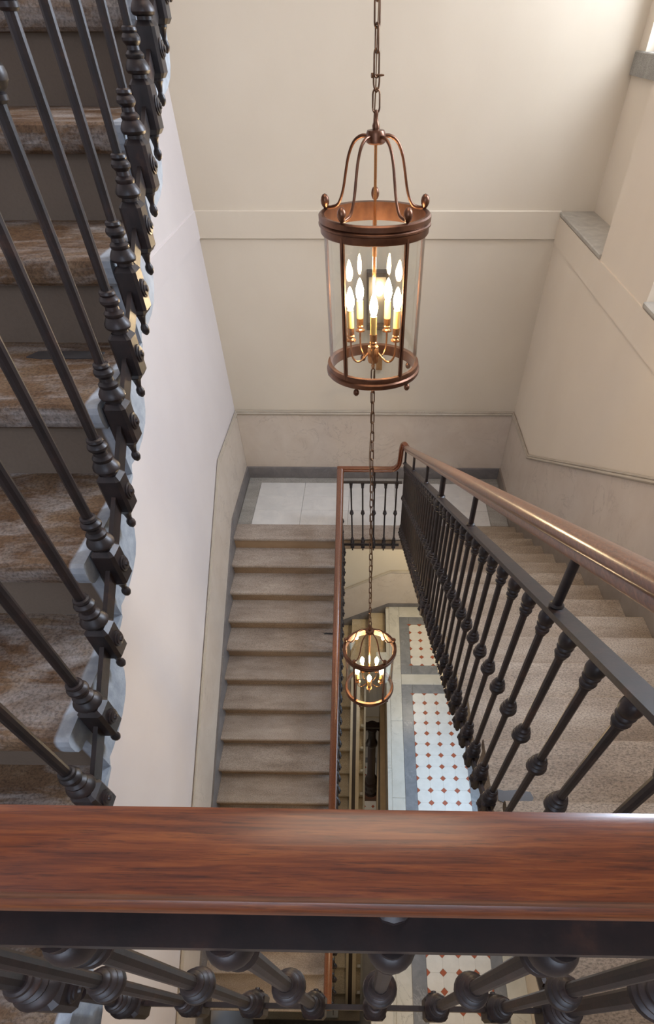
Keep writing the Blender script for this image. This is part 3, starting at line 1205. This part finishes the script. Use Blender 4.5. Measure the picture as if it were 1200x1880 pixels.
# low string wall with moulded coping on the open side
sw = thing('marble_parapet', 'low beige marble parapet with moulded coping down the lowest flight', 'parapet', (0, 0, 0))
m = MB()
m.prism([(5.0, lineL2(5.0) - .1), (.5, lineL2(.5) - .1), (.5, lineL2(.5) + .28), (5.0, lineL2(5.0) + .28)], 'X', -.265, -.185)
build('wall_panel', m, WHITEM, sw)
BEIGE = m_marble('beige_marble', srgb(196, 180, 150), srgb(150, 136, 112), srgb(208, 194, 166), 2.5, .35, .4)
DARKSLOT = m_plain('dark_slot', srgb(58, 46, 38), .6)
for (a, b, dz, mt, nm) in ((-.300, -.262, .0, BEIGE, 'coping_bead'), (-.262, -.205, -.012, DARKSLOT, 'coping_groove'), (-.205, -.150, .0, BEIGE, 'coping_bead')):
    m = MB()
    m.prism([(5.02, lineL2(5.02) + .28), (.48, lineL2(.48) + .28), (.48, lineL2(.48) + .33 + dz), (5.02, lineL2(5.02) + .33 + dz)], 'X', a, b)
    build(nm, m, mt, sw)
m = MB()
m.prism([(5.0, lineL2(5.0) - .3), (.5, lineL2(.5) - .3), (.5, lineL2(.5) + .02), (5.0, lineL2(5.0) + .02)], 'X', -.083, -.052)
build('string_edge', m, WHITEM, sw)
for j in range(0, 13):
    m = MB()
    m.bbox(-.135, -.085, 4.71 - .34 * j + .002, 4.71 - .34 * j + .05, -5.42 - .165 * j, -5.42 - .165 * j + .05, .004)
    build('step_block', m, WHITEM, sw)
# newel blocks at the corners of the small well
grp = 'square marble newel blocks around the small well'
for (x, y, zt_, s, lb) in ((-.225, 5.16, -4.86, .20, 'square marble newel block at the far left corner of the small well'),
                           (.19, 5.16, -4.62, .17, 'square marble newel block at the far right corner of the small well'),
                           (-.49, .40, -7.15, .18, 'square marble newel block near the bottom of the lowest flight'),
                           (.18, .28, -4.70, .24, 'large square marble newel block at the near end of the small well')):
    nb = thing('newel_block', lb, 'newel', (x, y, zt_), grp)
    m = MB()
    m.bbox(-s / 2 + .012, s / 2 - .012, -s / 2 + .012, s / 2 - .012, -.28, -.03, .006)
    build('shaft', m, BEIGE, nb)
    m = MB()
    m.bbox(-s / 2, s / 2, -s / 2, s / 2, -.03, 0, .006)
    build('cap', m, WHITEM, nb)
# faces of the well below the hall edge
m = MB()
m.box(HX0 + .004, HX0 + .06, .10, 5.05, ZH - .95, ZH - .30)
m.box(HX0 - .08, HX0 + .004, .10, 5.05, ZG, ZH - .95)
struct('wall_well', m, m_plain('beige_well_face', srgb(182, 160, 126), .6))

# ---------------------------------------------------------------- ground floor
m = MB()
m.box(XL, XR, -1.9, B, ZG - .2, ZG - .012)
gfz = struct('floor', m, TILEW, label='ground floor at the bottom of the well')
slab('paving_band', -1.7, HX0 - .08, 6.06, B, ZG - .012, ZG, TILEW, gfz)
slab('paving_band', -1.7, HX0 - .08, 5.72, 6.06, ZG - .012, ZG, TILEW, gfz)
slab('paving_band', -1.7, HX0 - .08, 5.58, 5.72, ZG - .012, ZG, GREYB, gfz)
slab('paving_band', -1.7, HX0 - .08, 2.0, 5.58, ZG - .012, ZG, OCT, gfz)
for j in range(9):
    for i in range(3):
        cx, cy = -.08 + i * .2, 5.45 - j * .2
        m = MB()
        d = .04
        if cx + d > HX0 - .085:
            continue
        m.prism([(cx - d, cy), (cx, cy - d), (cx + d, cy), (cx, cy + d)], 'Z', ZG, ZG + .001)
        build('inset_tile', m, RED, gfz)
m = MB()
m.box(XL, XR, B - .02, B, -8.52, -8.46)
struct('trim_8', m, BEIGE)
m = MB()
m.box(XL, HX0 - .08, 6.02, 6.08, ZG, ZG + .10)
build('threshold', m, GREYBASE, gfz)

cl = thing('iron_column', 'dark red-brown cast iron column standing at the bottom of the well', 'column', (.065, 4.75, ZG))
m = MB()
m.bbox(-.17, .17, -.17, .17, 0, .16, .01)
build('plinth', m, m_plain('brown_plinth', srgb(96, 62, 44), .6), cl)
m = MB()
m.lathe([(.15, .16), (.15, .22), (.13, .26), (.15, .32), (.155, .5), (.14, .62), (.155, .66), (.15, .70), (.12, .74), (.13, .84), (.10, .95), (.085, 1.05),
         (.078, 1.9), (.076, 2.3), (.10, 2.33), (.105, 2.40), (.095, 2.46), (.075, 2.50), (.07, 2.80), (.09, 2.86), (.085, 2.90), (.11, 2.98), (.12, 3.0)], 20)
build('shaft', m, CASTIRON, cl, 35)
m = MB()
m.bbox(-.16, .16, -.07, .07, 3.0, 3.04, .015)
for sx in (-1, 1):
    m.tube([(sx * .10, -.05, 2.97), (sx * .14, -.06, 2.93), (sx * .165, -.06, 2.955), (sx * .15, -.06, 2.99)], .02, 6)
build('capital', m, CASTIRON, cl)
for k in range(8):
    a = 2 * PI * k / 8
    m = MB()
    m.lathe([(0, .36), (.016, .40), (.02, .46), (.014, .52), (0, .55)], 6, (.15 * math.cos(a), .15 * math.sin(a), 0))
    build('leaf_boss', m, CASTIRON, cl, 50)
